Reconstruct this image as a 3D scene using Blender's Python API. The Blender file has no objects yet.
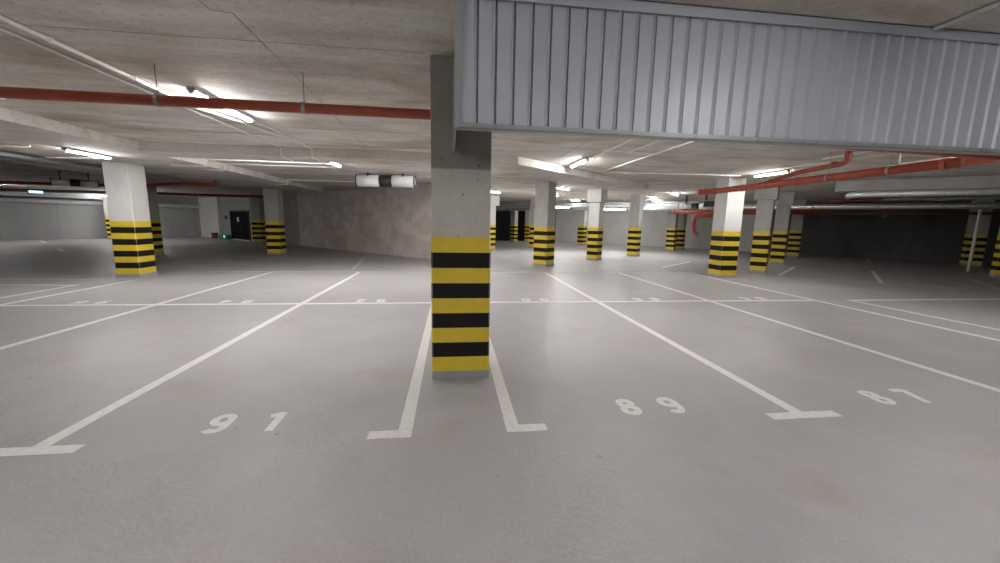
import bpy, bmesh, math, random
from mathutils import Vector, Matrix
random.seed(7)
S = bpy.context.scene
C = S.collection
PI = math.pi

# ------------------------------------------------------------------ materials
def new_mat(name):
    m = bpy.data.materials.new(name); m.use_nodes = True
    nt = m.node_tree; b = nt.nodes['Principled BSDF']
    return m, nt, b

def N(nt, t, **kw):
    n = nt.nodes.new(t)
    for k, v in kw.items():
        if k.startswith('i_'):
            n.inputs[k[2:].replace('_', ' ')].default_value = v
        else: setattr(n, k, v)
    return n

def plain(name, col, rough=.5, metal=0., var=.06, scale=6., bump=0., spec=.5):
    m, nt, b = new_mat(name)
    tc = N(nt, 'ShaderNodeTexCoord'); no = N(nt, 'ShaderNodeTexNoise')
    no.inputs['Scale'].default_value = scale; no.inputs['Detail'].default_value = 5
    nt.links.new(tc.outputs['Object'], no.inputs['Vector'])
    cr = N(nt, 'ShaderNodeValToRGB')
    lo = [max(0, c * (1 - var)) for c in col]; hi = [min(1, c * (1 + var)) for c in col]
    cr.color_ramp.elements[0].position = .3; cr.color_ramp.elements[1].position = .7
    cr.color_ramp.elements[0].color = (*lo, 1); cr.color_ramp.elements[1].color = (*hi, 1)
    nt.links.new(no.outputs['Fac'], cr.inputs['Fac']); nt.links.new(cr.outputs['Color'], b.inputs['Base Color'])
    b.inputs['Roughness'].default_value = rough; b.inputs['Metallic'].default_value = metal
    b.inputs['Specular IOR Level'].default_value = spec
    if bump:
        bp = N(nt, 'ShaderNodeBump'); bp.inputs['Strength'].default_value = bump; bp.inputs['Distance'].default_value = .01
        nt.links.new(no.outputs['Fac'], bp.inputs['Height']); nt.links.new(bp.outputs['Normal'], b.inputs['Normal'])
    return m

def concrete(name, dark, light, stretch=(1, 1, 1), scale=1.2, rough=.85, pores=.5, joint=None, joint_dark=.75,
             stain=None, rot=0., bump=.25, fine_amt=.25, spec=.3, dark_above=None):
    """cast concrete: cloudy tone, stretched streaks, fine grain, pores, optional board/block joints"""
    m, nt, b = new_mat(name); L = nt.links.new
    tc = N(nt, 'ShaderNodeTexCoord')
    mp0 = N(nt, 'ShaderNodeMapping'); mp0.inputs['Rotation'].default_value = (0, 0, rot)
    L(tc.outputs['Object'], mp0.inputs['Vector'])
    mp = N(nt, 'ShaderNodeMapping'); mp.inputs['Scale'].default_value = stretch
    L(mp0.outputs['Vector'], mp.inputs['Vector'])
    n1 = N(nt, 'ShaderNodeTexNoise'); n1.inputs['Scale'].default_value = scale; n1.inputs['Detail'].default_value = 8
    n1.inputs['Roughness'].default_value = .62; n1.inputs['Distortion'].default_value = .4
    L(mp.outputs['Vector'], n1.inputs['Vector'])
    n2 = N(nt, 'ShaderNodeTexNoise'); n2.inputs['Scale'].default_value = 22; n2.inputs['Detail'].default_value = 6
    L(tc.outputs['Object'], n2.inputs['Vector'])
    ad = N(nt, 'ShaderNodeMix', data_type='FLOAT'); ad.inputs[0].default_value = fine_amt
    L(n1.outputs['Fac'], ad.inputs[2]); L(n2.outputs['Fac'], ad.inputs[3])
    cr = N(nt, 'ShaderNodeValToRGB')
    cr.color_ramp.elements[0].position = .36; cr.color_ramp.elements[1].position = .64
    cr.color_ramp.elements[0].color = (*dark, 1); cr.color_ramp.elements[1].color = (*light, 1)
    L(ad.outputs[0], cr.inputs['Fac'])
    col = cr.outputs['Color']
    def mul(col, fac_socket, tint):
        mx = N(nt, 'ShaderNodeMix', data_type='RGBA', blend_type='MULTIPLY')
        mx.inputs[7].default_value = (*tint, 1)
        L(fac_socket, mx.inputs[0]); L(col, mx.inputs[6]); return mx.outputs[2]
    if stain:
        n3 = N(nt, 'ShaderNodeTexNoise'); n3.inputs['Scale'].default_value = .55; n3.inputs['Detail'].default_value = 5
        n3.inputs['Distortion'].default_value = .8
        mp3 = N(nt, 'ShaderNodeMapping'); mp3.inputs['Scale'].default_value = tuple(.4 + .6 * s for s in stretch); mp3.inputs['Location'].default_value = (3.7, 1.2, 0)
        L(mp0.outputs['Vector'], mp3.inputs['Vector']); L(mp3.outputs['Vector'], n3.inputs['Vector'])
        r3 = N(nt, 'ShaderNodeMapRange'); r3.inputs['From Min'].default_value = .52; r3.inputs['From Max'].default_value = .72
        L(n3.outputs['Fac'], r3.inputs['Value']); col = mul(col, r3.outputs['Result'], stain)
    if pores:
        v = N(nt, 'ShaderNodeTexVoronoi'); v.inputs['Scale'].default_value = 9; v.inputs['Randomness'].default_value = 1
        L(tc.outputs['Object'], v.inputs['Vector'])
        r4 = N(nt, 'ShaderNodeMapRange'); r4.inputs['From Min'].default_value = .13; r4.inputs['From Max'].default_value = .08
        L(v.outputs['Distance'], r4.inputs['Value'])
        ml = N(nt, 'ShaderNodeMath', operation='MULTIPLY'); ml.inputs[1].default_value = pores
        L(r4.outputs['Result'], ml.inputs[0]); col = mul(col, ml.outputs[0], (.45, .43, .4))
    if dark_above:  # darker tone above a given height
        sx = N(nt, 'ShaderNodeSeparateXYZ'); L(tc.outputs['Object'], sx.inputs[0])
        rp = N(nt, 'ShaderNodeMapRange'); rp.inputs['From Min'].default_value = dark_above[0]; rp.inputs['From Max'].default_value = dark_above[0] + .02
        L(sx.outputs['Z'], rp.inputs['Value']); col = mul(col, rp.outputs['Result'], dark_above[1])
    if joint:
        bw, bh, ms, tilt = joint
        mj = N(nt, 'ShaderNodeMapping'); mj.inputs['Rotation'].default_value = tilt
        L(mp0.outputs['Vector'], mj.inputs['Vector'])
        br = N(nt, 'ShaderNodeTexBrick'); br.inputs['Scale'].default_value = 1; br.inputs['Brick Width'].default_value = bw
        br.inputs['Row Height'].default_value = bh; br.inputs['Mortar Size'].default_value = ms; br.inputs['Mortar Smooth'].default_value = .3
        br.inputs['Color1'].default_value = (1, 1, 1, 1); br.inputs['Color2'].default_value = (.84, .82, .80, 1)
        br.inputs['Mortar'].default_value = (joint_dark,) * 3 + (1,)
        L(mj.outputs['Vector'], br.inputs['Vector'])
        mx = N(nt, 'ShaderNodeMix', data_type='RGBA', blend_type='MULTIPLY'); mx.inputs[0].default_value = .8
        L(col, mx.inputs[6]); L(br.outputs['Color'], mx.inputs[7]); col = mx.outputs[2]
    L(col, b.inputs['Base Color'])
    b.inputs['Roughness'].default_value = rough; b.inputs['Specular IOR Level'].default_value = spec
    bp = N(nt, 'ShaderNodeBump'); bp.inputs['Strength'].default_value = bump; bp.inputs['Distance'].default_value = .01
    L(ad.outputs[0], bp.inputs['Height']); L(bp.outputs['Normal'], b.inputs['Normal'])
    return m

def emis(name, col, strength):
    m, nt, b = new_mat(name)
    b.inputs['Base Color'].default_value = (.9, .9, .9, 1)
    b.inputs['Emission Color'].default_value = (*col, 1); b.inputs['Emission Strength'].default_value = strength
    return m

M = {}
M['ceiling'] = concrete('ceiling_concrete', (.51, .47, .415), (.80, .77, .73), stretch=(.55, 2.1, 1), scale=1.5, pores=.6, fine_amt=.3,
                        joint=(5.2, 1.02, .006, (0, 0, 0)), joint_dark=.72, stain=(.70, .62, .52))
M['drop'] = concrete('drop_concrete', (.49, .455, .41), (.72, .695, .66), stretch=(.6, 1.9, 1), scale=1.4, fine_amt=.35, pores=.3, stain=(.78, .72, .66))
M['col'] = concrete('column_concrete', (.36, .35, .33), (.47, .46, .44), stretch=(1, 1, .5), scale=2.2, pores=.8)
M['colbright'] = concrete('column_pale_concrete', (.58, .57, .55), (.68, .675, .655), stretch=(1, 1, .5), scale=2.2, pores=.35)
M['coldarktop'] = concrete('dark_top_column_concrete', (.44, .42, .385), (.56, .54, .50), stretch=(1, 1, .5), scale=2.2, pores=1., dark_above=(2.08, (.5, .48, .46)))  # nearest column, darker in its upper part
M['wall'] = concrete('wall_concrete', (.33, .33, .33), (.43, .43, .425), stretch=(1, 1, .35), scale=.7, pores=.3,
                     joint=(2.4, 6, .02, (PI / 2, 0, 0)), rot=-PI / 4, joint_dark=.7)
M['wallshade'] = concrete('shaded_wall_concrete', (.085, .082, .08), (.14, .137, .134), stretch=(1, 1, .35), scale=.7, pores=.3,
                      joint=(2.4, 6, .006, (PI / 2, 0, 0)), rot=PI / 4, joint_dark=.7)  # shade of the unlit right corner darkened into the wall colour
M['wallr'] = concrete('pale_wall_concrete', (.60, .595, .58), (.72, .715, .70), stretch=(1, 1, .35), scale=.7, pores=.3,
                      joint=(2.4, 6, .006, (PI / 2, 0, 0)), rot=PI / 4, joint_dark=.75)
M['brick'] = concrete('block_wall', (.60, .54, .50), (.76, .71, .67), stretch=(1, 1, 1), scale=1.6, pores=.5,
                      joint=(.5, .25, .004, (PI / 2, 0, 0)), rot=PI / 4, joint_dark=.88, stain=(.86, .77, .72))
M['white'] = plain('white_plaster', (.72, .71, .69), .8, var=.04, scale=2)
M['greyplaster'] = plain('grey_plaster', (.36, .37, .36), .85, var=.05, scale=2)
M['ledge'] = plain('ledge_concrete', (.50, .50, .49), .8, var=.08, scale=3)
M['cladding'] = plain('blue_grey_coated_sheet', (.47, .50, .56), .43, metal=.2, var=.04, scale=1.5)
M['trimsheet'] = plain('pale_grey_trim_sheet', (.31, .335, .335), .4, metal=.2, var=.03)
M['red'] = plain('orange_red_pipe', (.33, .06, .028), .42, var=.10, scale=9)
M['darkred'] = plain('dark_red_steel_pipe', (.17, .018, .014), .45, var=.1)
M['galv'] = plain('galvanised_steel', (.42, .43, .44), .42, metal=.4, var=.10, scale=3)
M['foil'] = plain('aluminium_foil_wrap', (.82, .83, .85), .38, metal=.8, var=.10, scale=14, bump=.5)
M['fan'] = plain('fan_silver_paint', (.60, .61, .62), .38, metal=.15, var=.03)
M['black'] = plain('matt_black', (.012, .012, .014), .5, var=.1)
M['conduit'] = plain('white_plastic_conduit', (.84, .82, .78), .5, var=.03)
M['steel'] = plain('zinc_rod', (.30, .29, .28), .4, metal=.6)
M['yellow'] = plain('yellow_foam_wrap', (.68, .50, .035), .42, var=.05, scale=12)
M['bk'] = plain('black_foam_wrap', (.010, .009, .009), .6, var=.15, scale=12, spec=.2)
M['paint'] = plain('white_floor_paint', (.66, .65, .63), .5, var=.10, scale=18)
M['fadedpaint'] = plain('worn_floor_paint', (.47, .465, .45), .5, var=.10, scale=18)
M['housing'] = plain('lamp_housing', (.6, .6, .6), .5)
M['darkdoor'] = plain('black_steel_door', (.006, .006, .007), .7, spec=.1)
M['void'] = plain('unlit_void', (.006, .006, .007), .9)  # black colour stands for the unlit depth beyond
M['green'] = plain('green_plastic', (.02, .25, .15), .4)
M['brown'] = plain('brown_plastic', (.12, .07, .05), .6)
M['paper'] = plain('paper', (.6, .6, .58), .7)
M['joint'] = plain('ceiling_joint_dirt', (.36, .32, .275), .9, var=.3, scale=14)
M['base'] = plain('grey_plinth_paint', (.30, .31, .33), .6)
M['tube'] = emis('lamp_tube', (1.0, .985, .965), 50.)
M['exit'] = emis('exit_glow', (.45, .85, 1.0), .45)
M['greenled'] = emis('green_led', (.1, 1.0, .5), .35)

# floor: poured epoxy-coated concrete with satin sheen
def floor_mat():
    m, nt, b = new_mat('floor_coating'); L = nt.links.new
    tc = N(nt, 'ShaderNodeTexCoord')
    n1 = N(nt, 'ShaderNodeTexNoise'); n1.inputs['Scale'].default_value = .7; n1.inputs['Detail'].default_value = 10; n1.inputs['Roughness'].default_value = .68
    n1.inputs['Distortion'].default_value = .5
    L(tc.outputs['Object'], n1.inputs['Vector'])
    cr = N(nt, 'ShaderNodeValToRGB'); e = cr.color_ramp.elements
    e[0].position = .34; e[0].color = (.318, .308, .315, 1); e[1].position = .66; e[1].color = (.392, .380, .384, 1)
    L(n1.outputs['Fac'], cr.inputs['Fac'])
    n2 = N(nt, 'ShaderNodeTexNoise'); n2.inputs['Scale'].default_value = 55; n2.inputs['Detail'].default_value = 4
    L(tc.outputs['Object'], n2.inputs['Vector'])
    r2 = N(nt, 'ShaderNodeMapRange'); r2.inputs['From Min'].default_value = .3; r2.inputs['From Max'].default_value = .7
    r2.inputs['To Min'].default_value = .93; r2.inputs['To Max'].default_value = 1.05
    L(n2.outputs['Fac'], r2.inputs['Value'])
    mx = N(nt, 'ShaderNodeMix', data_type='RGBA', blend_type='MULTIPLY'); mx.inputs[0].default_value = 1
    L(cr.outputs['Color'], mx.inputs[6]); L(r2.outputs['Result'], mx.inputs[7])
    # warm rusty stains
    n3 = N(nt, 'ShaderNodeTexNoise'); n3.inputs['Scale'].default_value = 1.3; n3.inputs['Detail'].default_value = 9
    mp = N(nt, 'ShaderNodeMapping'); mp.inputs['Location'].default_value = (11.3, 4.1, 0)
    L(tc.outputs['Object'], mp.inputs['Vector']); L(mp.outputs['Vector'], n3.inputs['Vector'])
    r3 = N(nt, 'ShaderNodeMapRange'); r3.inputs['From Min'].default_value = .58; r3.inputs['From Max'].default_value = .75
    r3.inputs['To Max'].default_value = .9
    L(n3.outputs['Fac'], r3.inputs['Value'])
    m2 = N(nt, 'ShaderNodeMix', data_type='RGBA', blend_type='MULTIPLY'); m2.inputs[7].default_value = (1.0, .86, .74, 1)
    L(r3.outputs['Result'], m2.inputs[0]); L(mx.outputs[2], m2.inputs[6])
    # little dark specks
    v = N(nt, 'ShaderNodeTexVoronoi'); v.inputs['Scale'].default_value = 2.6
    L(tc.outputs['Object'], v.inputs['Vector'])
    r4 = N(nt, 'ShaderNodeMapRange'); r4.inputs['From Min'].default_value = .045; r4.inputs['From Max'].default_value = .025
    L(v.outputs['Distance'], r4.inputs['Value'])
    m3 = N(nt, 'ShaderNodeMix', data_type='RGBA', blend_type='MULTIPLY'); m3.inputs[7].default_value = (.5, .47, .43, 1)
    L(r4.outputs['Result'], m3.inputs[0]); L(m2.outputs[2], m3.inputs[6])
    L(m3.outputs[2], b.inputs['Base Color'])
    rr = N(nt, 'ShaderNodeMapRange'); rr.inputs['From Min'].default_value = .3; rr.inputs['From Max'].default_value = .7
    rr.inputs['To Min'].default_value = .50; rr.inputs['To Max'].default_value = .62
    L(n1.outputs['Fac'], rr.inputs['Value']); L(rr.outputs['Result'], b.inputs['Roughness'])
    b.inputs['Specular IOR Level'].default_value = .45
    b.inputs['Coat Weight'].default_value = .16; b.inputs['Coat Roughness'].default_value = .16
    n5 = N(nt, 'ShaderNodeTexNoise'); n5.inputs['Scale'].default_value = 24; n5.inputs['Detail'].default_value = 6
    L(tc.outputs['Object'], n5.inputs['Vector'])
    bp = N(nt, 'ShaderNodeBump'); bp.inputs['Strength'].default_value = .35; bp.inputs['Distance'].default_value = .01
    L(n5.outputs['Fac'], bp.inputs['Height']); L(bp.outputs['Normal'], b.inputs['Normal'])
    b2 = N(nt, 'ShaderNodeBump'); b2.inputs['Strength'].default_value = .55; b2.inputs['Distance'].default_value = .02
    L(n5.outputs['Fac'], b2.inputs['Height']); L(b2.outputs['Normal'], b.inputs['Coat Normal'])
    return m
M['floor'] = floor_mat()

# ------------------------------------------------------------------ mesh helpers
def bm_box(bm, x0, x1, y0, y1, z0, z1, rot=0., about=None, mat=0):
    vs = [bm.verts.new((x, y, z)) for x in (x0, x1) for y in (y0, y1) for z in (z0, z1)]
    if rot:
        c = Vector(about) if about else Vector(((x0 + x1) / 2, (y0 + y1) / 2, 0))
        R = Matrix.Rotation(rot, 3, 'Z')
        for v in vs:
            p = R @ (v.co - c) + c; v.co = p
    idx = [(0, 1, 3, 2), (4, 6, 7, 5), (0, 4, 5, 1), (2, 3, 7, 6), (0, 2, 6, 4), (1, 5, 7, 3)]
    for f in idx:
        fc = bm.faces.new([vs[i] for i in f]); fc.material_index = mat
    return vs

def bm_prism(bm, pts, z0, z1):
    a = [bm.verts.new((x, y, z0)) for x, y in pts]; b = [bm.verts.new((x, y, z1)) for x, y in pts]
    bm.faces.new(a[::-1]); bm.faces.new(b)
    n = len(pts)
    for i in range(n): bm.faces.new((a[i], a[(i + 1) % n], b[(i + 1) % n], b[i]))

def bm_tube(bm, pts, r, seg=16, bend=0., cap=True):
    """round tube along a polyline, corners rounded with radius `bend`"""
    P = [Vector(p) for p in pts]
    if bend and len(P) > 2:
        Q = [P[0]]
        for i in range(1, len(P) - 1):
            a, b, c = P[i - 1], P[i], P[i + 1]
            d1 = min(bend, (b - a).length * .45); d2 = min(bend, (c - b).length * .45)
            s = b + (a - b).normalized() * d1; e = b + (c - b).normalized() * d2
            for k in range(7):
                t = k / 6; Q.append((1 - t) ** 2 * s + 2 * t * (1 - t) * b + t * t * e)
        Q.append(P[-1]); P = Q
    rings = []; up = None
    for i, p in enumerate(P):
        t = (P[min(i + 1, len(P) - 1)] - P[max(i - 1, 0)]).normalized()
        if up is None:
            up = Vector((0, 0, 1)) if abs(t.z) < .9 else Vector((1, 0, 0))
        up = (up - t * up.dot(t)).normalized(); sd = t.cross(up)
        rings.append([bm.verts.new(p + (up * math.cos(a) + sd * math.sin(a)) * r) for a in [2 * PI * k / seg for k in range(seg)]])
    for A, B in zip(rings, rings[1:]):
        for k in range(seg): 
            f = bm.faces.new((A[k], A[(k + 1) % seg], B[(k + 1) % seg], B[k])); f.smooth = True
    if cap: bm.faces.new(rings[0][::-1]); bm.faces.new(rings[-1])

def bm_ring(bm, c, axis, r0, r1, w, seg=20):
    """collar/flange ring around axis at c"""
    c = Vector(c); t = Vector(axis).normalized()
    up = Vector((0, 0, 1)) if abs(t.z) < .9 else Vector((1, 0, 0))
    up = (up - t * up.dot(t)).normalized(); sd = t.cross(up)
    prof = [(r0, -w / 2), (r1, -w / 2), (r1, w / 2), (r0, w / 2)]
    R = [[bm.verts.new(c + t * h + (up * math.cos(a) + sd * math.sin(a)) * r) for (r, h) in prof] for a in [2 * PI * k / seg for k in range(seg)]]
    for k in range(seg):
        A, B = R[k], R[(k + 1) % seg]
        for j in range(4): bm.faces.new((A[j], A[(j + 1) % 4], B[(j + 1) % 4], B[j]))

def mk(name, bm, mats, parent=None, loc=None, bevel=0.):
    bmesh.ops.recalc_face_normals(bm, faces=bm.faces[:])
    me = bpy.data.meshes.new(name); bm.to_mesh(me); bm.free()
    for m in (mats if isinstance(mats, (list, tuple)) else [mats]): me.materials.append(m)
    o = bpy.data.objects.new(name, me); C.objects.link(o)
    if parent: o.parent = parent
    if loc is not None: o.location = loc
    if bevel:
        b = o.modifiers.new('bevel', 'BEVEL'); b.width = bevel; b.segments = 2; b.limit_method = 'ANGLE'
    return o

def tag(o, label, cat, group=None, kind=None):
    o['label'] = label; o['category'] = cat
    if group: o['group'] = group
    if kind: o['kind'] = kind
    return o
def thing(name, label, cat, loc=(0, 0, 0), rz=0., group=None):
    o = bpy.data.objects.new(name, None); C.objects.link(o); o.location = loc; o.rotation_euler = (0, 0, rz)
    o.empty_display_size = .2
    return tag(o, label, cat, group)
def struct(name, bm, mats, bevel=0.):
    o = mk(name, bm, mats, bevel=bevel); o['kind'] = 'structure'; return o
def copy_thing(r, loc, rz, label):
    c = r.copy(); C.objects.link(c); c.location = loc; c.rotation_euler = (0, 0, rz); c['label'] = label
    for ch in list(r.children):
        d = ch.copy(); C.objects.link(d); d.parent = c
        for g in list(ch.children):
            e = g.copy(); C.objects.link(e); e.parent = d
    return c
B = bmesh.new
ZC = 3.08      # slab soffit
ZD = 2.90      # thickened bands
ZH = 3.14      # soffit on the near side of the cladding

# ------------------------------------------------------------------ the room
bm = B(); bm_box(bm, -44, 32, -10, 40, -.3, 0); struct('floor', bm, M['floor'])
bm = B(); bm_prism(bm, [(-44, -10), (.020, -10), (.020, 2.88), (32, 2.88), (32, 40), (-44, 40)], ZC, ZC + .3); struct('ceiling', bm, M['ceiling'])
bm = B(); bm_box(bm, .020, 32, -10, 2.88, ZH, ZC + .3); struct('ceiling', bm, M['ceiling'])
bm = B(); bm_prism(bm, [(-6.3, 9.0), (1.47, 9.0), (7.12, 13.83), (5.67, 13.85), (.95, 9.8), (-6.3, 9.8)], ZD, ZC - .001)
struct('ceiling', bm, M['drop'])
bm = B(); bm_prism(bm, [(-9.3, -9), (-6.3, -9), (-6.3, 20.4), (-9.3, 20.4)], ZD, ZC - .001); struct('ceiling', bm, M['drop'])
# downstand beam parallel to the slanting service run on the right
def diag_strip(bm, x0, x1, s, w, z0, z1):
    """strip along X+Y=s between x0..x1, width w (towards larger s)"""
    k = w / math.sqrt(2)
    bm_prism(bm, [(x0, s - x0), (x1, s - x1), (x1 + k, s - x1 + k), (x0 + k, s - x0 + k)], z0, z1)
bm = B(); diag_strip(bm, 12.1, 28, 23.4, .4, 2.76, ZC - .001); struct('ceiling', bm, M['col'])

# walls
def wall(name, pts, mat, t=.3, z1=ZC):
    """vertical wall along a polyline; thickness goes to the left of travel"""
    bm = B()
    for a, b in zip(pts, pts[1:]):
        a = Vector(a); b = Vector(b); d = (b - a).normalized(); n = Vector((-d.y, d.x)) * t
        bm_prism(bm, [tuple(a), tuple(b), tuple(b + n), tuple(a + n)], 0, z1 - .001)
    bmesh.ops.recalc_face_normals(bm, faces=bm.faces[:])
    return struct(name, bm, mat)
wall('wall_left', [(-42, 11.8), (-19.4, 34.4)], M['wall'])
wall('wall_outer_left', [(-42, -9), (-42, 11.8)], M['wall'])
wall('wall_front', [(30, -9), (-42, -9)], M['wall'])
wall('wall_stair', [(-19.9, 33.9), (-17.72, 32.38), (-17.62, 32.6)], M['white'])
wall('wall_back', [(-17.65, 32.65), (-13.4, 28.4)], M['greyplaster'])
wall('wall_recess', [(-13.4, 28.4), (-13.0, 29.0), (-9.6, 25.7), (-9.05, 24.65)], M['wall'])
wall('wall_block', [(-9.05, 24.65), (.35, 15.25)], M['brick'])
wall('wall_core', [(.35, 15.25), (.35, 34.2)], M['wall'])
wall('wall_far', [(.35, 34), (9.1, 34)], M['void'])  # black sheet where the space beyond lies unlit
wall('wall_right', [(9.1, 34), (19.8, 22.9)], M['wallr']); wall('wall_corner_right', [(19.8, 22.9), (19.8, 21.9), (29.5, 12.2)], M['wallshade'])
wall('wall_outer_right', [(30, 12), (30, -9)], M['wall'])
# ledge along the top of the left wall
bm = B()
k = .3 / math.sqrt(2)
bm_prism(bm, [(-41.5, 12.3), (-19.6, 34.2), (-19.6 + k, 34.2 - k), (-41.5 + k, 12.3 - k)], 2.26, 2.46)
struct('trim_1', bm, M['ledge'])

# door in the back wall
dd = B(); D45 = Vector((1, -1)).normalized()
def on_back(t, off):   # point at distance t along the back wall from its left end, off = towards the camera
    p = Vector((-17.45, 32.45)) + D45 * t - Vector((D45.y * -1, D45.x)) * off if False else Vector((-17.45, 32.45)) + D45 * t + Vector((-1, -1)).normalized() * off
    return p
def wall_box(bm, t0, t1, o0, o1, z0, z1):
    a, b, c, d = on_back(t0, o0), on_back(t1, o0), on_back(t1, o1), on_back(t0, o1)
    bm_prism(bm, [tuple(a), tuple(b), tuple(c), tuple(d)], z0, z1)
wall_box(dd, 1.85, 5.2, .003, .05, 0, 2.0); door = struct('door_1', dd, M['darkdoor'])
bm = B()
wall_box(bm, 1.77, 1.85, .003, .07, 0, 2.08); wall_box(bm, 5.2, 5.28, .003, .07, 0, 2.08); wall_box(bm, 1.77, 5.28, .003, .07, 2.0, 2.08)
mk('door_frame', bm, M['black'], door)
bm = B(); wall_box(bm, 1.95, 5.1, .05, .09, 0.0, .05); mk('door_sill', bm, M['white'], door)
bm = B(); wall_box(bm, 3.1, 3.45, .051, .056, 1.3, 1.6); mk('door_notice', bm, M['paper'], door)
bm = B(); wall_box(bm, 3.62, 3.66, .05, .058, .1, 1.95); mk('door_gap', bm, M['black'], door)
bm = B(); wall_box(bm, .75, .98, .002, .07, 1.45, 1.68)
tag(mk('wall_switch_box', bm, M['black'], bevel=.01), 'small black box fixed to the grey wall left of the black door', 'switch box')

# fine joints / cracks in the slab soffit
def soffit_line(pts, w=.008):
    bm = B()
    for a, b in zip(pts, pts[1:]):
        a = Vector((*a, 0)); b = Vector((*b, 0)); d = (b - a).normalized(); n = Vector((-d.y, d.x, 0)) * w / 2
        bm_prism(bm, [tuple((a - n)[:2]), tuple((b - n)[:2]), tuple((b + n)[:2]), tuple((a + n)[:2])], ZC - .003, ZC + .002)
    o = mk('trim_2', bm, M['joint']); o['kind'] = 'structure'
soffit_line([(-1.72, 2.2), (-1.74, 3.3), (-1.6, 3.33), (-1.64, 4.8), (-1.72, 6.75), (-1.75, 8.9)], .010)
soffit_line([(2.42, 5.2), (2.42, 8.95)], .012)
soffit_line([(-9.3, 3.79), (-.24, 3.79)], .006)

# ------------------------------------------------------------------ columns
HS = 1.45; Z0 = .09; NB = 9
def make_column(size, height, mat, label, loc, rz, capital=None, group=None):
    t = thing('concrete_column', label, 'column', loc, rz, group); h = size / 2
    bm = B(); top = height if not capital else 2.53
    bm_box(bm, -h, h, -h, h, .0, top - .001); mk('shaft', bm, mat, t, bevel=.012)
    g = h + .006; bm = B(); bh = (HS - Z0) / NB; c = .02
    prof = [(-g + c, -g), (g - c, -g), (g, -g + c), (g, g - c), (g - c, g), (-g + c, g), (-g, g - c), (-g, -g + c)]
    rings = []
    for k in range(NB + 1): rings.append([bm.verts.new((x, y, Z0 + k * bh)) for x, y in prof])
    for k in range(NB):
        for j in range(8):
            f = bm.faces.new((rings[k][j], rings[k][(j + 1) % 8], rings[k + 1][(j + 1) % 8], rings[k + 1][j])); f.material_index = k % 2
    bm.faces.new(rings[0][::-1]); bm.faces.new(rings[-1])
    mk('striped_guard', bm, [M['yellow'], M['bk']], t)
    bm = B(); bm_box(bm, -h - .004, h + .004, -h - .004, h + .004, .0, Z0); mk('plinth_band', bm, M['base'], t)
    if capital:
        ch = capital / 2; bm = B(); bm_box(bm, -ch, ch, -ch, ch, 2.53, height - .001); mk('capital', bm, mat, t, bevel=.01)
    return t
def cc(corner, s, rot):
    """centre of a column from its camera-side corner (rotated by rot), corner = front corner"""
    cx, cy = corner
    if rot: return (cx, cy + s / math.sqrt(2), 0)
    return (cx, cy, 0)
G1 = 'columns with black and yellow guards'
# nearest, axis aligned
make_column(.57, ZC, M['coldarktop'], 'nearest concrete column, in the centre, with yellow and black striped guard', (.085, 4.105, 0), 0, group=G1)
make_column(.57, ZD, M['colbright'], 'large pale striped-guard column on the left beneath a bright tube lamp', (-8.37, 11.40, 0), 0, group=G1)
make_column(.57, ZD, M['col'], 'dim striped-guard column directly behind the large pale left one', (-12.5, 17.9, 0), 0, group=G1)
make_column(.57, ZD, M['col'], 'shaded striped-guard column in front of the corner of the block wall', (-7.82, 18.53, 0), 0, group=G1)
make_column(.57, ZC, M['col'], 'small dim striped-guard column just right of the black door', (-12.4, 27.0, 0), 0, group=G1)
make_column(.5, ZC, M['col'], 'far striped-guard column peeking out left of the large pale one', (-22.6, 29.3, 0), 0, group=G1)
make_column(.57, ZC, M['colbright'], 'large white-lit striped-guard column on the right, crossed by the red pipe', (8.57, 11.42, 0), 0, group=G1)
R45 = PI / 4
def dcol(corner, s, h, label, mat='col', cap=None):
    return make_column(s, h, M[mat], label, (corner[0], corner[1] + s * .7071, 0), R45, cap, G1)
dcol((3.42, 13.93), .57, ZC, 'striped-guard column turned cornerwise, first to the right behind the nearest one')
dcol((6.32, 16.45), .5, ZC, 'striped-guard column with a square pale capital, right of the middle', 'colbright', .66)
dcol((9.25, 18.7), .5, ZC, 'plain striped-guard column standing alone before the pale far wall')
dcol((10.84, 12.25), .48, ZC, 'striped-guard column with block capital, directly right of the white-lit one', 'col', .66)
dcol((14.27, 15.2), .5, ZC, 'striped-guard column behind the block-capital one on the right', 'col', .66)
dcol((18.87, 19.2), .52, ZC, 'rearmost dark striped-guard column at the left end of the dark right wall')
dcol((13.9, 23.15), .5, ZC, 'left one of two slim far columns near the hooked red pipe')
dcol((15.15, 24.2), .5, ZC, 'right one of two slim far columns near the hooked red pipe')
dcol((9.6, 27.9), .5, ZC, 'slim far striped-guard column left of the square pale capital one', 'colbright')
dcol((5.28, 24.5), .5, ZC, 'far striped-guard column mostly hidden behind the first cornerwise one')
dcol((6.4, 32.4), .45, ZC, 'far dim striped-guard column right one before the unlit opening')
dcol((5.05, 31.7), .45, ZC, 'far striped-guard column in the middle of the unlit opening')
dcol((2.15, 22.4), .5, ZC, 'striped-guard column with capital peeking out right of the nearest column', 'colbright', .8)
dcol((19.45, 11.1), .5, ZC, 'striped-guard column cut by the right picture edge')
dcol((23.85, 14.8), .56, ZC, 'wide striped-guard column in the dark right corner behind a white post')
dcol((26.6, 17.2), .5, ZC, 'narrow dark striped-guard column at the end of the dark right wall')

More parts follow.
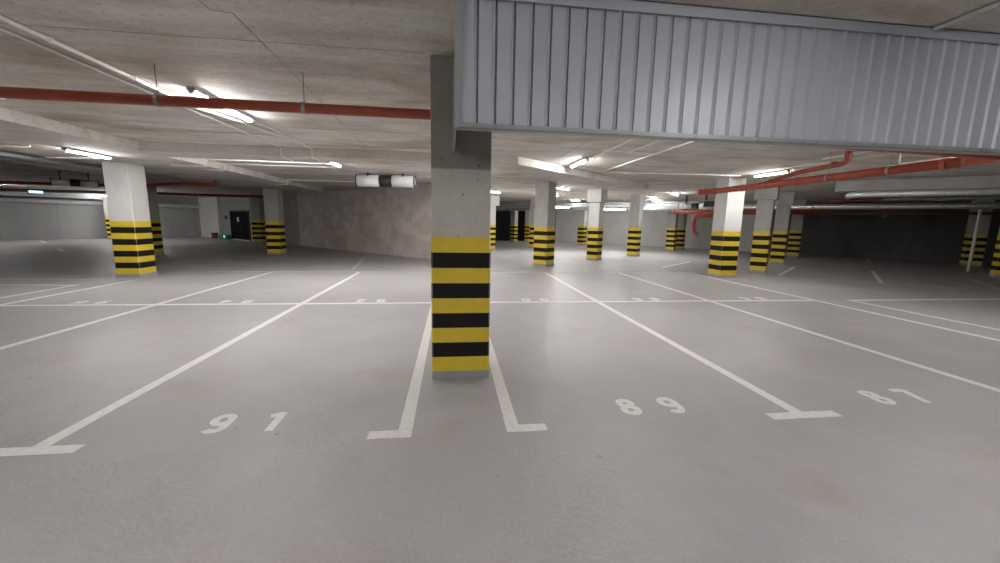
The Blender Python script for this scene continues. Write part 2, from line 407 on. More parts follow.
# ------------------------------------------------------------------ ribbed metal cladding hanging in front
t = thing('metal_cladding', 'blue-grey ribbed sheet metal cladding hanging from the ceiling beside the nearest column', 'cladding', (0, 0, 0))
PY = 2.85; PX0, PX1 = .040, 7.02; PB, PT = 2.252, ZH
bm = B(); pitch = .1265
xs = []; x = PX0
prof = []
n = int((PX1 - PX0) / pitch)
x = PX0; prof.append((x, PY)); 
x = PX0 + .105
while x < PX1 - .05:
    prof += [(x, PY), (x + .012, PY - .014), (x + .016, PY - .014), (x + .017, PY + .03), (x + .032, PY + .03), (x + .0325, PY)]
    x += pitch
prof.append((PX1, PY))
for (a, b) in zip(prof, prof[1:]):
    v = [bm.verts.new((a[0], a[1], PB + .004)), bm.verts.new((b[0], b[1], PB + .004)), bm.verts.new((b[0], b[1], PT - .002)), bm.verts.new((a[0], a[1], PT - .002))]
    w = [bm.verts.new((p.co.x, p.co.y + .003, p.co.z)) for p in v]
    bm.faces.new(v); bm.faces.new(w[::-1]); bm.faces.new((v[0], v[1], w[1], w[0])); bm.faces.new((v[3], v[2], w[2], w[3]))
mk('ribbed_sheet', bm, M['cladding'], t)
bm = B(); bm_box(bm, PX0 - .01, PX1, PY - .028, PY - .022, PT - .075, PT - .002); bm_box(bm, PX0 - .01, PX1, PY - .028, PY + .025, PT - .008, PT - .002)
mk('top_flashing', bm, M['cladding'], t)
bm = B(); bm_box(bm, PX0 - .01, PX1, PY - .028, PY - .022, PB - .012, PB + .022); bm_box(bm, PX0 - .01, PX1, PY - .028, PY + .05, PB - .014, PB - .008)
mk('bottom_trim', bm, M['trimsheet'], t)
bm = B(); bm_box(bm, .022, .027, PY - .02, 2.878, PB - .005, PT - .002); bm_box(bm, .022, .027, 2.878, 3.815, PB - .005, ZC - .002); bm_box(bm, .0, .022, 3.805, 3.817, PB - .005, ZC - .01); mk('end_sheet', bm, M['trimsheet'], t)
bm = B(); bm_box(bm, .015, .0205, PY - .03, PY + .05, PB - .014, ZC - .003)
v = [bm.verts.new((.015, PY - .031, PB - .014)), bm.verts.new((.047, PY - .031, PB - .014)), bm.verts.new((.085, PY - .031, PT - .003)), bm.verts.new((.015, PY - .031, PT - .003))]
w = [bm.verts.new((p.co.x, p.co.y + .004, p.co.z)) for p in v]
bm.faces.new(v); bm.faces.new(w[::-1])
for i in range(4): bm.faces.new((v[i], v[(i + 1) % 4], w[(i + 1) % 4], w[i]))
mk('corner_trim', bm, M['trimsheet'], t)
for i in range(14):
    bm = B(); xx = .3 + i * .5
    bm_tube(bm, [(xx, PY - .036, PB + .006), (xx, PY - .027, PB + .006)], .007, 8); mk('screw', bm, M['steel'], t)

# ------------------------------------------------------------------ floor markings
def marking(name, polys, label, cat, mat='paint', group='painted bay lines'):
    bm = B(); top = .003 if name in ('cross_line', 'back_line') else .0022
    for p in polys: bm_prism(bm, p, .0004, top)
    o = mk(name, bm, M[mat]); return tag(o, label, cat, group)
def seg(a, b, w):
    a = Vector(a); b = Vector(b); d = (b - a).normalized(); n = Vector((-d.y, d.x)) * w / 2
    return [tuple(a - n), tuple(b - n), tuple(b + n), tuple(a + n)]
def rect(x0, x1, y0, y1): return [(x0, y0), (x1, y0), (x1, y1), (x0, y1)]
W = .105; YB = 2.76
def tline(x, y1, bx0, bx1, label):
    marking('bay_line', [rect(x - W / 2, x + W / 2, YB + .1, y1), rect(bx0, bx1, YB - .005, YB + .1)], label, 'parking line')
tline(-2.84, 12.3, -3.42, -2.56, 'long white bay line left of number 91 with a T-shaped end')
tline(-.36, 7.54, -.63, -.36 + W / 2, 'short white bay line with L-shaped foot at the left side of the nearest column')
tline(.47, 7.54, .47 - W / 2, .74, 'short white bay line with L-shaped foot at the right side of the nearest column')
tline(3.0, 12.3, 2.69, 3.34, 'long white bay line right of number 89 with a T-shaped end')
tline(5.52, 12.3, 5.2, 5.86, 'long white bay line running off right of number 87')
tline(-5.36, 12.3, -5.7, -5.05, 'long white bay line running off the left picture edge')
tline(8.06, 12.3, 7.8, 8.1, 'white bay line passing just in front of the white-lit right column')
marking('bay_line', [rect(-7.95, -7.85, 7.6, 10.7)], 'white bay line ending at the foot of the large pale left column', 'parking line')
marking('bay_line', [rect(8.88, 8.98, 2.8, 7.55)], 'white bay line right of the aisle meeting the right cross line', 'parking line')
marking('cross_line', [rect(-7.95, 8.0, 7.58, 7.69)], 'long white cross line running across the bays behind the nearest column', 'parking line')
marking('cross_line', [rect(8.88, 14.5, 7.56, 7.67)], 'white cross line at the far right side', 'parking line')
marking('back_line', [rect(-7.2, 8.3, 12.32, 12.41)], 'faint worn line across the rear end of the bays', 'parking line', 'fadedpaint')
marking('back_line', [rect(-11.6, -8.7, 10.72, 10.81)], 'faint worn line left of the large pale column', 'parking line', 'fadedpaint')
marking('bay_line', [rect(-12, -8.5, 9.82, 9.92), rect(-8.6, -8.5, 6.2, 9.82)], 'white line corner at the left picture edge', 'parking line')
far = [((10.88, 11.71), (14.04, 14.4), 'white slanting line between the two right striped columns', 'paint'),
       ((16.11, 13.07), (12.83, 10.1), 'short white slanting line in the middle of the right rear floor', 'paint'),
       ((22.2, 18.4), (19.77, 16.2), 'small white slanting line near the dark right wall', 'paint'),
       ((10.89, 11.21), (14.28, 9.09), 'faint worn line crossing the right rear floor', 'fadedpaint'),
       ((17.45, 11.09), (15.19, 8.94), 'faint slanting line at the right picture edge', 'fadedpaint'),
       ((7.96, 13.93), (10.58, 16.22), 'white slanting line left of the white-lit right column', 'paint'),
       ((4.2, 15.7), (5.15, 16.46), 'short slanting line behind the first cornerwise column', 'fadedpaint'),
       ((-24.63, 26.65), (-22.62, 24.75), 'short white slanting line near the left rear wall', 'paint'),
       ((-18.12, 20.34), (-16.72, 18.99), 'short white slanting line on the far left floor', 'paint'),
       ((-3.2, 13.0), (-3.76, 17.6), 'faint line pointing to the block wall', 'fadedpaint'),
       ((4.85, 17.1), (9.08, 18.0), 'faint worn line in front of the lone far column', 'fadedpaint')]
for a, b, lab, mt in far: marking('slanting_line', [seg(a, b, .12)], lab, 'parking line', mt)

def arc(cx, cy, rx, ry, a0, a1, n=14):
    return [(cx + rx * math.cos(math.radians(a0 + (a1 - a0) * i / n)), cy + ry * math.sin(math.radians(a0 + (a1 - a0) * i / n))) for i in range(n + 1)]
# centre lines of bold stencil digits in a box about .16 wide, .25 high
DG = {'9': [arc(0, .055, .060, .068, 0, 360), [(.060, .055)] + arc(0, -.045, .060, .080, 0, -140, 10)],
      '6': [arc(0, -.055, .060, .068, 0, 360), [(-.060, -.055)] + arc(0, .045, .060, .080, 180, 40, 10)],
      '8': [arc(0, .064, .052, .057, 0, 360), arc(0, -.060, .060, .064, 0, 360)],
      '0': [arc(0, 0, .060, .122, 0, 360, 22)],
      '1': [[(.02, .148), (.02, -.148)], [(.02, .125), (-.06, .085)]],
      '7': [[(-.085, .122), (.058, .122)], [(.060, .130), (.02, .02), (-.02, -.148)]],
      '4': [[(.035, .148), (.035, -.148)], [(.03, .125), (-.075, -.055)], [(-.09, -.06), (.085, -.06)]],
      '2': [arc(0, .062, .060, .062, 170, -30, 12) + [(-.05, -.10)], [(-.075, -.122), (.085, -.122)]]}
def ribbon(bm, pts, w, z0, z1):
    closed = (Vector(pts[0]) - Vector(pts[-1])).length < 1e-5
    P = [Vector(p) for p in (pts[:-1] if closed else pts)]; n = len(P); A = []
    for i, p in enumerate(P):
        a = P[(i - 1) % n] if (closed or i) else p; b = P[(i + 1) % n] if (closed or i < n - 1) else p
        d = (b - a).normalized(); nn = Vector((-d.y, d.x)) * w / 2
        A.append([bm.verts.new((q.x, q.y, z)) for q, z in ((p - nn, z0), (p + nn, z0), (p + nn, z1), (p - nn, z1))])
    for i in range(n if closed else n - 1):
        U, V = A[i], A[(i + 1) % n]
        for j in range(4): bm.faces.new((U[j], U[(j + 1) % 4], V[(j + 1) % 4], V[j]))
    if not closed: bm.faces.new(A[0]); bm.faces.new(A[-1][::-1])
def digits(txt, cx, cy, flip, label, mat='paint'):
    t = thing('bay_number', label, 'painted number', (cx, cy, 0), PI if flip else 0, 'painted bay numbers')
    for ch, dx in zip(txt, (-.19, .21)):
        bm = B()
        for q, st in enumerate(DG[ch]): ribbon(bm, st, .062, .0004, .0022 + .0003 * q)
        o = mk('digit', bm, M[mat], t); o.location = (dx, 0, 0)
digits('91', -1.62, 3.085, False, 'white painted number 91 on the floor left of the nearest column')
digits('89', 1.74, 3.085, False, 'white painted number 89 on the floor right of the nearest column')
digits('87', 4.24, 3.07, False, 'white painted number 87 on the floor at the right')
for tx, x, lab in (('96', -6.6, '96'), ('94', -4.1, '94'), ('92', -1.6, '92'), ('90', 1.73, '90'), ('88', 4.2, '88'), ('86', 6.75, '86')):
    digits(tx, x, 7.88, True, 'upside-down painted number %s beyond the cross line' % lab, 'paint')

# ------------------------------------------------------------------ tube lamps
GL = 'tube lamps on the ceiling'
def make_lamp(loc, rz, label, ln=1.3):
    t = thing('tube_lamp', label, 'lamp', loc, rz, GL); h = ln / 2
    bm = B(); bm_box(bm, -.05, .05, -h, h, -.0455, -.001); mk('lamp_housing', bm, M['housing'], t, bevel=.004)
    bm = B(); R1 = []; R2 = []
    for k in range(15):
        a = math.radians(-88 + 176 * k / 14); x = math.sin(a) * .032; z = -.046 - math.cos(a) * .030
        R1.append(bm.verts.new((x, -h + .02, z))); R2.append(bm.verts.new((x, h - .02, z)))
    for k in range(14): bm.faces.new((R1[k], R1[k + 1], R2[k + 1], R2[k]))
    bm.faces.new(R1); bm.faces.new(R2[::-1]); bm.faces.new((R1[0], R1[-1], R2[-1], R2[0]))
    mk('diffuser', bm, M['tube'], t)
    for s in (-1, 1):
        bm = B(); bm_tube(bm, [(0, s * (h - .02), -.045), (0, s * h, -.045)], .034, 16); mk('end_cap', bm, M['housing'], t, bevel=.004)
    return t
L0 = make_lamp((-2.99, 5.83, ZC), 0, 'bright tube lamp half hidden by the red pipe, left of the nearest column', 1.35)
lamps = [((-7.56, 9.42, ZD), 0, 'tube lamp touching the top of the large pale left column'),
         ((-3.03, 10.75, ZC - .012), 0, 'small bright tube lamp left above the block wall, near the silver fan'),
         ((3.01, 9.35, ZC), 0, 'bright tube lamp between the white conduits right of the nearest column'),
         ((8.62, 9.95, ZC), 0, 'bright tube lamp above the white-lit right column'),
         ((3.02, 5.7, ZC), 0, 'tube lamp behind the ribbed cladding, near the middle'),
         ((8.6, 5.2, ZC), 0, 'tube lamp behind the ribbed cladding, further right'),
         ((-3.0, .3, ZC), 0, 'tube lamp on the ceiling near the camera at left, out of view'),
         ((3.3, .2, ZH), 0, 'tube lamp on the ceiling before the cladding, out of view'),
         ((2.0, -2.2, ZH), 0, 'added fill lamp right behind the camera, out of view'),  # unseen, added to brighten the column and cladding fronts
         ((-1.6, -2.2, ZC), 0, 'added fill lamp left behind the camera, out of view'),  # unseen lamp added for more front light
         ((-3.0, -4.6, ZC), 0, 'added fill lamp at left well behind the camera'),  # fill from the rear, added out of view
         ((3.0, -4.6, ZH), 0, 'added fill lamp at right well behind the camera'),  # added out of view as fill from the rear
         ((-1.3, 10.08, ZC), PI / 2, 'right added fill lamp tucked unseen behind the ceiling band before the block wall'),  # unseen, added to brighten the block wall and floor
         ((-4.7, 10.08, ZC), PI / 2, 'left added fill lamp tucked unseen behind the ceiling band before the block wall'),  # its unseen twin, also added as fill
         ((.35, 12.3, ZC), 0, 'added fill lamp hidden behind the nearest column'),  # added where the column hides it, lifts the block wall
         ((-10.8, 3.5, ZC), 0, 'tube lamp far left out of view'),
         ((10.1, 17.15, ZC), PI / 4 * -1 + PI / 2 * 0, 'far tube lamp left of the red pipe end'),
         ((10.5, 19.8, ZC), -PI / 4, 'tiny far tube lamp beyond the lone far column'),
         ((4.55, 16.2, ZC), -PI / 4, 'tube lamp just behind the first cornerwise column'),
         ((5.1, 20.0, ZC), -PI / 4, 'far tube lamp between the middle columns'),
         ((7.6, 24.0, ZC), -PI / 4, 'far tube lamp above the grey ducts'),
         ((11.9, 22.2, ZC), -PI / 4, 'far tube lamp above the hooked red pipe'),
         ((1.9, 19.0, ZC), -PI / 4, 'far tube lamp right beside the nearest column'),
         ((11.5, 27.0, ZC), -PI / 4, 'added fill lamp beyond the grey ducts, left of the pair of slim columns'),  # added to brighten the pale far wall
         ((7.3, 30.5, ZC), -PI / 4, 'added fill lamp beyond the grey ducts, close to the unlit opening'),  # added as extra light for the far wall
         ((-18.0, 25.6, ZC), -PI / 4, 'added fill lamp hidden behind the large pale left column'),  # added out of sight to light the left rear floor
         ((-23.5, 23.8, ZC), PI / 4, 'tube lamp over the left rear aisle'),
         ((-29.5, 18.5, ZC), PI / 4, 'tube lamp at the far left out of view'),
         ]
for l, r, lab in lamps:
    c_ = copy_thing(L0, l, r, lab)
    c_.scale = (1, .84, 1)
    if 'pale left column' in lab: c_.scale = (1, .76, 1)
    if 'behind the camera' in lab: c_.scale = (1, .6, 1)
# low hung lamps
def hung(loc, rz, label):
    c = copy_thing(L0, loc, rz, label)
    for s_ in (-.45, .45):
        bm = B(); bm_tube(bm, [(0, s_, 0), (0, s_, ZC - loc[2])], .006, 8); mk('suspension_rod', bm, M['steel'], c)
hung((-21.9, 28.2, 2.84), -PI / 4, 'low tube lamp in front of the left rear wall, beside the large pale column')
hung((8.75, 20.7, 2.46), -PI / 4 + PI / 2, 'low tube lamp under the duct before the pale far wall')
hung((5.6, 20.5, 2.5), -PI / 4 + PI / 2, 'low tube lamp right beside the first cornerwise column')

# ------------------------------------------------------------------ conduits
GC = 'white conduits on the ceiling'
def conduit(pts, r, label, clips=(), mat='conduit', name='conduit'):
    bm = B(); bm_tube(bm, pts, r, 10, bend=.04); o = mk(name, bm, M[mat]); tag(o, label, 'conduit', GC)
    for c, ax in clips:
        bm = B(); bm_ring(bm, c, ax, r, r + .008, .03, 10); mk('clip', bm, M['conduit'], o)
def zc(r): return ZC - r - .004
def zd(r): return ZD - r - .004
ya = [(-3.56, y, zc(.018)) for y in (-.5, 1.2, 2.6, 4.0, 5.4, 6.8)]
conduit([(-3.38, -9, zc(.018)), (-3.38, 3.6, zc(.018)), (-3.42, 6.0, zc(.018)), (-3.0, 7.75, zc(.018))], .018, 'thick white conduit, right one of two running toward the red pipe', [((-3.385, y, zc(.018)), (0, 1, 0)) for y in (4.0, 4.9)])
conduit([(-3.58, -9, zc(.013)), (-3.60, 5.4, zc(.013)), (-3.56, 8.95, zc(.013)), (-3.56, 8.95, zd(.013)), (-3.6, 9.7, zd(.013))], .013, 'thin white conduit, left one of two running toward the red pipe')
conduit([(-2.98, 6.5, zc(.012)), (-2.95, 8.96, zc(.012)), (-2.95, 8.96, zd(.012)), (-2.97, 9.99, zd(.012)), (-2.97, 9.99, zc(.012)), (-3.02, 10.4, zc(.012))], .013, 'thin conduit from the half hidden lamp to the lower ceiling band', mat='conduit')
conduit([(-3.32, 10.3, zc(.02)), (-3.32, 11.9, zc(.02))], .020, 'short white conduit left of the lamp near the silver fan')
conduit([(-4.2, 7.75, zc(.014)), (-2.9, 7.75, zc(.014))], .014, 'short white cross conduit behind the red pipe at left')
conduit([(-7.1, 11.1, zd(.014)), (-6.24, 11.15, zd(.014)), (-6.24, 11.15, zc(.014)), (-3.4, 11.25, zc(.014))], .014, 'white conduit crossing the lower band right of the pale left column')
conduit([(-6.9, 11.9, zd(.014)), (-6.24, 11.95, zd(.014)), (-6.24, 11.95, zc(.014)), (-3.3, 12.0, zc(.014))], .014, 'second white conduit crossing the lower band, behind its twin')
conduit([(-6.8, 16.2, zd(.014)), (-6.28, 16.2, zd(.014)), (-6.28, 16.2, zc(.014)), (-3.4, 16.2, zc(.014))], .016, 'white conduit running left of the silver fan')
conduit([(-12, 8.85, zc(.014)), (-9.33, 8.85, zc(.014)), (-9.33, 8.85, zd(.014)), (-8.1, 8.85, zd(.014))], .016, 'white conduit with a jog at the left picture edge')
conduit([(-13.5, 14.0, zc(.014)), (-10.2, 11.6, zc(.014)), (-9.33, 10.5, zc(.014)), (-9.33, 10.5, zd(.014)), (-7.7, 10.2, zd(.014))], .016, 'white conduit with a jog left of the pale left column')
conduit([(3.10, 10.3, zc(.013)), (3.10, 2.93, zc(.013))], .016, 'thin white conduit feeding the lamp right of the nearest column')
conduit([(3.56, 7.85, zc(.013)), (3.56, 2.93, zc(.013))], .016, 'thin white conduit, middle one of three parallel ones')
conduit([(4.19, 10.95, zc(.013)), (4.18, 6.4, zc(.013))], .016, 'white conduit, right one of three parallel ones')
conduit([(3.0, 7.8, zc(.013)), (4.2, 7.86, zc(.013))], .015, 'thin white cross conduit linking three parallel conduits')
conduit([(4.1, 10.95, zc(.013)), (8.3, 10.7, zc(.013))], .016, 'long white cross conduit leading to the white-lit right column')
conduit([(7.88, 7.75, zc(.013)), (7.84, 5.0, zc(.013))], .014, 'short white conduit left of the red branch elbow')
conduit([(8.2, 9.2, zc(.013)), (8.5, 6.8, zc(.013)), (8.5, 4.5, zc(.013))], .012, 'thin white conduit above the red pipe at right')
conduit([(8.2, 6.5, ZC - .001), (8.2, 6.5, 2.8), (8.3, 5.3, 2.8)], .012, 'white conduit hanging down onto the red pipe')
conduit([(3.66, 2.81, ZH - .018), (3.66, -8, ZH - .018)], .016, 'white conduit above the camera aisle ending at the cladding')
bm = B(); bm_tube(bm, [(20.45, 13.05, 0), (20.45, 13.05, 2.45)], .05, 12)
tag(mk('white_post', bm, M['conduit']), 'slim white vertical post in the dark right corner', 'post')

# ------------------------------------------------------------------ red pipes
GP = 'red pipes'
def pipe_thing(label, pts, r, mat='red', bend=.12, collars=(), hangers=(), name='red_pipe', ztop=ZC):
    t = thing(name, label, 'pipe', tuple(pts[0]), 0, GP); o0 = Vector(pts[0])
    bm = B(); bm_tube(bm, [Vector(p) - o0 for p in pts], r, 20, bend); mk('pipe', bm, M[mat], t)
    for c, ax in collars:
        bm = B(); bm_ring(bm, Vector(c) - o0, ax, r * .9, r + .012, .07); mk('coupling', bm, M[mat], t)
    for c, ax in hangers:
        c = Vector(c) - o0; bm = B(); bm_ring(bm, c, ax, r + .001, r + .008, .035)
        bm_tube(bm, [(c.x, c.y, c.z + r), (c.x, c.y, ztop - o0.z - .002)], .005, 8); mk('hanger', bm, M['steel'], t)
    return t
def zx(x): return 2.735 if x < 0 else 2.735 - .115 * x / 7.3
pipe_thing('long red pipe running across the picture left and behind the nearest column',
           [(-12, 4.47, 2.74), (-.2, 4.47, 2.73), (7.3, 4.47, 2.575), (7.3, 4.9, 2.575)], .052,
           collars=[((-5.5, 4.47, 2.735), (1, 0, 0)), ((6.3, 4.47, 2.594), (1, 0, 0)), ((-8.6, 4.47, 2.735), (1, 0, 0))],
           hangers=[((-2.9, 4.47, 2.732), (1, 0, 0)), ((-1.52, 4.47, 2.731), (1, 0, 0)), ((-4.28, 4.47, 2.733), (1, 0, 0)), ((3.2, 4.47, 2.659), (1, 0, 0)), ((5.4, 4.47, 2.614), (1, 0, 0))])
pipe_thing('thick orange-red pipe slanting across the top of the white-lit right column',
           [(7.3, 4.93, 2.58), (7.3, 10.45, 2.57), (7.12, 10.75, 2.57)], .074, bend=.1,
           collars=[((7.3, 5.15, 2.579), (0, 1, 0)), ((7.3, 7.7, 2.575), (0, 1, 0)), ((7.3, 8.5, 2.579), (0, 1, 0)), ((7.3, 9.3, 2.574), (0, 1, 0)), ((7.3, 10.3, 2.57), (0, 1, 0)), ((7.13, 10.73, 2.57), (-.5, .85, 0)), ((7.2, 10.62, 2.57), (-.5, .85, 0))],
           hangers=[((7.3, 5.9, 2.578), (0, 1, 0)), ((7.3, 7.0, 2.576), (0, 1, 0))])
pipe_thing('short red branch pipe with elbow rising to the ceiling above the slanting pipe',
           [(7.36, 8.5, 2.66), (7.52, 7.9, 2.80), (7.62, 6.95, 2.86), (7.62, 6.95, ZC - .002)], .048, bend=.16,
           collars=[((7.62, 6.95, 3.0), (0, 0, 1)), ((7.6, 7.2, 2.872), (0, -1, 0))])
pipe_thing('dark red pipe below the ducts, left of the white-lit right column',
           [(12.35, 21.0, 2.36), (17.2, 16.15, 2.36)], .11, bend=.1, collars=[((12.45, 20.9, 2.36), (1, -1, 0)), ((13.4, 19.95, 2.36), (1, -1, 0))],
           hangers=[((12.9, 20.45, 2.36), (1, -1, 0))], mat='red')
pipe_thing('hooked red pipe hanging down in front of the pale far wall',
           [(14.0, 18.5, 2.15), (12.85, 19.65, 2.12), (12.75, 19.6, 1.65), (13.0, 19.8, 1.25), (13.15, 19.7, 1.12)], .10, bend=.25, collars=[((12.77, 19.6, 1.75), (0, 0, 1))])
pipe_thing('thin dark red pipe running under the foil pipe at the right', [(15.9, 20.1, 2.33), (27, 9.0, 2.33)], .06, mat='darkred')
pipe_thing('red pipe in the left rear, lit orange near the picture edge',
           [(-26, 16.9, 2.72), (-12.2, 16.9, 2.72), (-9.6, 15.35, 2.74), (-8.35, 15.35, 2.74), (-8.35, 15.35, 2.88)], .06, bend=.1,
           collars=[((-16, 16.9, 2.72), (1, 0, 0)), ((-9.0, 15.35, 2.74), (1, 0, 0)), ((-8.35, 15.35, 2.84), (0, 0, 1))])
pipe_thing('lower dark red pipe behind the large pale left column', [(-20.4, 19.7, 2.58), (-13.0, 19.2, 2.58), (-9.4, 21.5, 2.66)], .06, mat='darkred')
# sprinkler grid by the foil pipe
for k in range(4):
    pipe_thing('dark red sprinkler pipe among the services by the foil pipe bend', [(14.9 + k * .35, 14.3 + k * .35, 2.72), (16.1 + k * .35, 13.1 + k * .35, 2.72)], .03, mat='darkred', name='sprinkler_pipe')['group'] = 'sprinkler pipes by the foil pipe bend'

# ------------------------------------------------------------------ ducts and foil pipes
def duct(label, x0, x1, s, w, z0, z1, mat='galv', fl=1.6):
    t = thing('air_duct', label, 'duct', (x0, s - x0, 0), -PI / 4, 'air ducts'); Lg = (x1 - x0) * math.sqrt(2)
    bm = B(); bm_box(bm, 0, Lg, -w / 2, w / 2, z0, z1); mk('duct_body', bm, M[mat], t)
    n = int(Lg / fl)
    for i in range(n + 1):
        x = min(i * fl, Lg - .02); bm = B()
        bm_box(bm, x, x + .03, -w / 2 - .02, w / 2 + .02, z0 - .02, z1 + .02); mk('flange', bm, M[mat], t)
    return t
duct('long grey rectangular air duct crossing behind the middle columns', 1.2, 13.2, 34.6, .7, 2.50, 2.92)
duct('flat galvanised cable duct beneath the ceiling before the long grey duct', 3.0, 12.4, 32.0, .35, 2.64, 2.74, fl=2.2)
t = thing('air_duct', 'grey air duct high on the left rear wall', 'duct', (-40, 12.9, 0), PI / 4, 'air ducts')
bm = B(); bm_box(bm, 0, 26.5, -.3, .3, 2.62, 2.98); mk('duct_body', bm, M['galv'], t)
for i in range(12):
    bm = B(); bm_box(bm, i * 2.3, i * 2.3 + .03, -.32, .32, 2.60, 3.0); mk('flange', bm, M['galv'], t)
def foil(label, pts, r, step=1.1):
    t = thing('foil_pipe', label, 'pipe', tuple(pts[0]), 0, 'foil wrapped pipes'); o0 = Vector(pts[0])
    bm = B(); bm_tube(bm, [Vector(p) - o0 for p in pts], r, 24, .35); mk('pipe_wrap', bm, M['foil'], t)
    a, b = Vector(pts[0]), Vector(pts[1]); d = (b - a); n = int(d.length / step)
    for i in range(1, n):
        bm = B(); bm_ring(bm, d * (i / n), d, r * .98, r + .008, .05, 24); mk('wrap_band', bm, M['foil'], t)
foil('lower silver foil wrapped pipe at the right, running behind the columns', [(28.5, 5.5, 2.58), (13.75, 20.25, 2.60)], .12)
foil('upper silver foil wrapped pipe at the right, bending back at its left end', [(19.0, 3.2, 2.60), (11.74, 10.46, 2.60), (12.4, 11.12, 2.60)], .085)
# cable trays
def tray(label, a, b, w, z):
    a = Vector((*a, z)); b = Vector((*b, z)); d = b - a; L = d.length
    t = thing('cable_tray', label, 'cable tray', tuple(a), math.atan2(d.y, d.x), 'cable trays')
    for s in (-1, 1):
        bm = B(); bm_box(bm, 0, L, s * w / 2 - .01, s * w / 2 + .01, 0, .07); mk('side_rail', bm, M['galv'], t)
    bm = B(); bm_box(bm, 0, L, -w / 2 + .011, w / 2 - .011, 0, .008); mk('tray_base', bm, M['galv'], t)
    bm = B()
    for j in range(5):
        y = -w / 2 + .04 + j * (w - .08) / 4; bm_tube(bm, [(0, y, .03), (L, y, .03)], .013, 8)
    o = mk('cables', bm, M['black'], t); o['kind'] = 'stuff'
tray('cable tray at the left, nearest to the picture edge', (-9.75, 8.0), (-9.75, 16.2), .35, 2.82)
tray('cable tray at the left, beside the nearest tray', (-10.4, 8.0), (-10.4, 16.2), .4, 2.82)
tray('cable tray running above the long grey duct', (3.4, 28.6), (12.8, 19.2), .4, 2.78)
tray('cable tray between the two foil wrapped pipes', (15.4, 14.6), (25.0, 5.0), .35, 2.70)
# small vent box at the end of the slanting red pipe
t = thing('vent_box', 'small dark grille box beside the white-lit right column', 'vent', (10.75, 15.3, 0), -PI / 4)
bm = B(); bm_box(bm, -.32, .32, -.2, .2, 2.36, 2.66); mk('box_body', bm, M['galv'], t)
bm = B(); bm_box(bm, -.29, .29, -.215, -.2, 2.39, 2.63); mk('grille', bm, M['black'], t)

# ------------------------------------------------------------------ jet fans
def jetfan(label, loc, rz, ln, r):
    t = thing('jet_fan', label, 'fan', loc, rz, 'jet fans'); q = ln * .39
    for s in (-1, 1):
        bm = B(); x0, x1 = (-ln / 2, -ln / 2 + q) if s < 0 else (ln / 2 - q, ln / 2)
        bm_tube(bm, [(x0, 0, 0), (x1, 0, 0)], r, 32); mk('silencer', bm, M['fan'], t)
        bm = B(); bm_ring(bm, (s * ln / 2, 0, 0), (1, 0, 0), r * .8, r * 1.03, .03, 32); mk('rim', bm, M['black'], t)
    bm = B(); bm_tube(bm, [(-ln / 2 + q - .002, 0, 0), (ln / 2 - q + .002, 0, 0)], r * .97, 32); mk('motor_section', bm, M['black'], t)
    for s in (-1, 1):
        bm = B(); bm_box(bm, s * ln * .3 - .02, s * ln * .3 + .02, -r * .9, r * .9, r * .7, (loc[2] < 3) and ZC - loc[2] - .002); mk('bracket', bm, M['black'], t)
jetfan('silver and black jet fan hanging above the block wall', (-2.12, 13.25, 2.845), -.08, 1.83, .19)
jetfan('dim jet fan hanging in the left rear by the orange lit pipe', (-13.3, 15.9, 2.70), .66, 1.15, .13)
jetfan('small bright jet fan above the hooked red pipe', (11.9, 18.2, 2.56), -PI / 4, 1.5, .14)

# ------------------------------------------------------------------ little things
t = thing('exit_sign', 'small glowing blue-white emergency sign on the left rear wall', 'sign', (-17.4, 18.95, 0), PI / 4 + .5)
bm = B(); bm_box(bm, -.24, .24, -.03, .03, 2.44, 2.56); mk('sign_box', bm, M['white'], t)
bm = B(); bm_box(bm, -.22, .22, -.036, -.03, 2.455, 2.545); mk('sign_face', bm, M['exit'], t)
bm = B(); bm_tube(bm, [(-.2, 0, 2.56), (-.2, 0, ZC)], .006, 8); bm_tube(bm, [(.2, 0, 2.56), (.2, 0, ZC)], .006, 8); mk('hanger', bm, M['steel'], t)

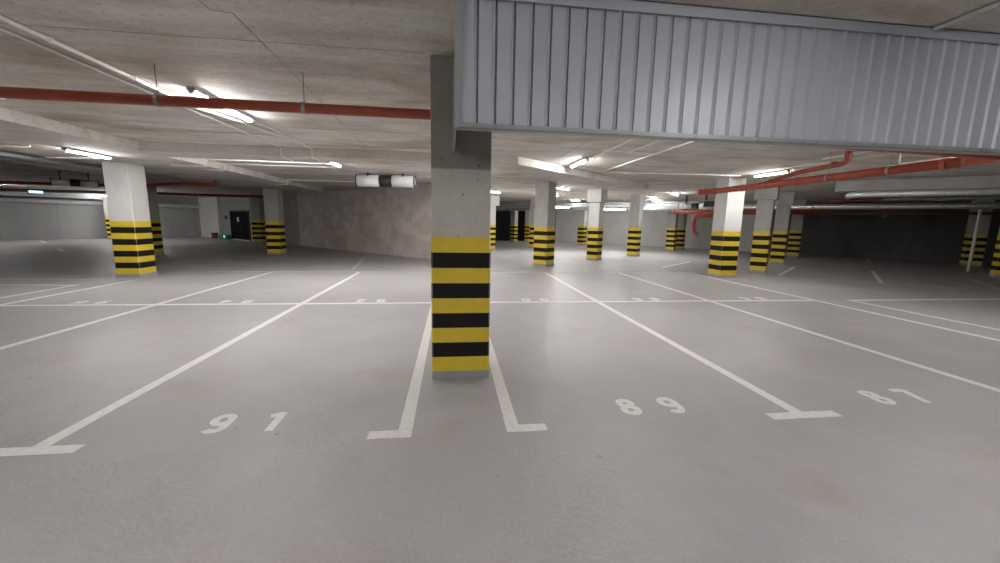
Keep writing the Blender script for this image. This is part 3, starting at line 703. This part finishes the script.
t = thing('bucket', 'small brown bucket at the foot of the white wall left of the black door', 'bucket', (-17.9, 32.05, 0))
bm = B(); R = []
for z, r in ((.0, .17), (.42, .22), (.42, .20), (.03, .15)): R.append([bm.verts.new((r * math.cos(a), r * math.sin(a), z)) for a in [2 * PI * k / 20 for k in range(20)]])
for A_, B_ in zip(R, R[1:]):
    for k in range(20): bm.faces.new((A_[k], A_[(k + 1) % 20], B_[(k + 1) % 20], B_[k]))
bm.faces.new(R[0][::-1]); bm.faces.new(R[-1]); mk('bucket_body', bm, M['brown'], t)
bm = B(); bm_tube(bm, [(-.21, 0, .4), (-.15, 0, .56), (.15, 0, .56), (.21, 0, .4)], .01, 8, .08); mk('bucket_handle', bm, M['steel'], t)
t = thing('floor_lamp_box', 'low green box with a small glowing light beside the black door', 'box', (-16.5, 31.0, 0), -PI / 4)
bm = B(); bm_box(bm, -.45, .45, -.15, .15, 0, .32); mk('box_body', bm, M['green'], t, bevel=.02)
bm = B(); bm_box(bm, -.08, .08, -.165, -.15, .12, .28); mk('glowing_light', bm, M['greenled'], t)

# ------------------------------------------------------------------ camera
def cam_axes(pi, ya, ro):
    cp, sp, cy, sy, cr, sr = math.cos(pi), math.sin(pi), math.cos(ya), math.sin(ya), math.cos(ro), math.sin(ro)
    fw = Vector((sy * cp, cy * cp, -sp)); rt = Vector((cy, -sy, 0)); up = rt.cross(fw)
    return cr * rt + sr * up, -sr * rt + cr * up, fw
r_, u_, f_ = cam_axes(.15133, .12326, .01850)
cam = bpy.data.cameras.new('camera'); co = bpy.data.objects.new('camera', cam); C.objects.link(co)
mw = Matrix(((r_.x, u_.x, -f_.x, 0), (r_.y, u_.y, -f_.y, 0), (r_.z, u_.z, -f_.z, 1.6), (0, 0, 0, 1)))
co.matrix_world = mw
cam.sensor_width = 36; cam.sensor_fit = 'HORIZONTAL'; cam.lens = 388.75 * 36 / 1000; cam.clip_start = .05; cam.clip_end = 200
S.camera = co

# ------------------------------------------------------------------ world + view
w = bpy.data.worlds.new('world'); S.world = w; w.use_nodes = True
w.node_tree.nodes['Background'].inputs['Color'].default_value = (.02, .02, .022, 1)
w.node_tree.nodes['Background'].inputs['Strength'].default_value = 1
vs = S.view_settings; vs.view_transform = 'Standard'; vs.look = 'None'; vs.gamma = 1; vs.use_curve_mapping = False; vs.exposure = 2.17
S.display_settings.display_device = 'sRGB'
try:
    S.cycles.max_bounces = 10; S.cycles.diffuse_bounces = 6
except Exception: pass
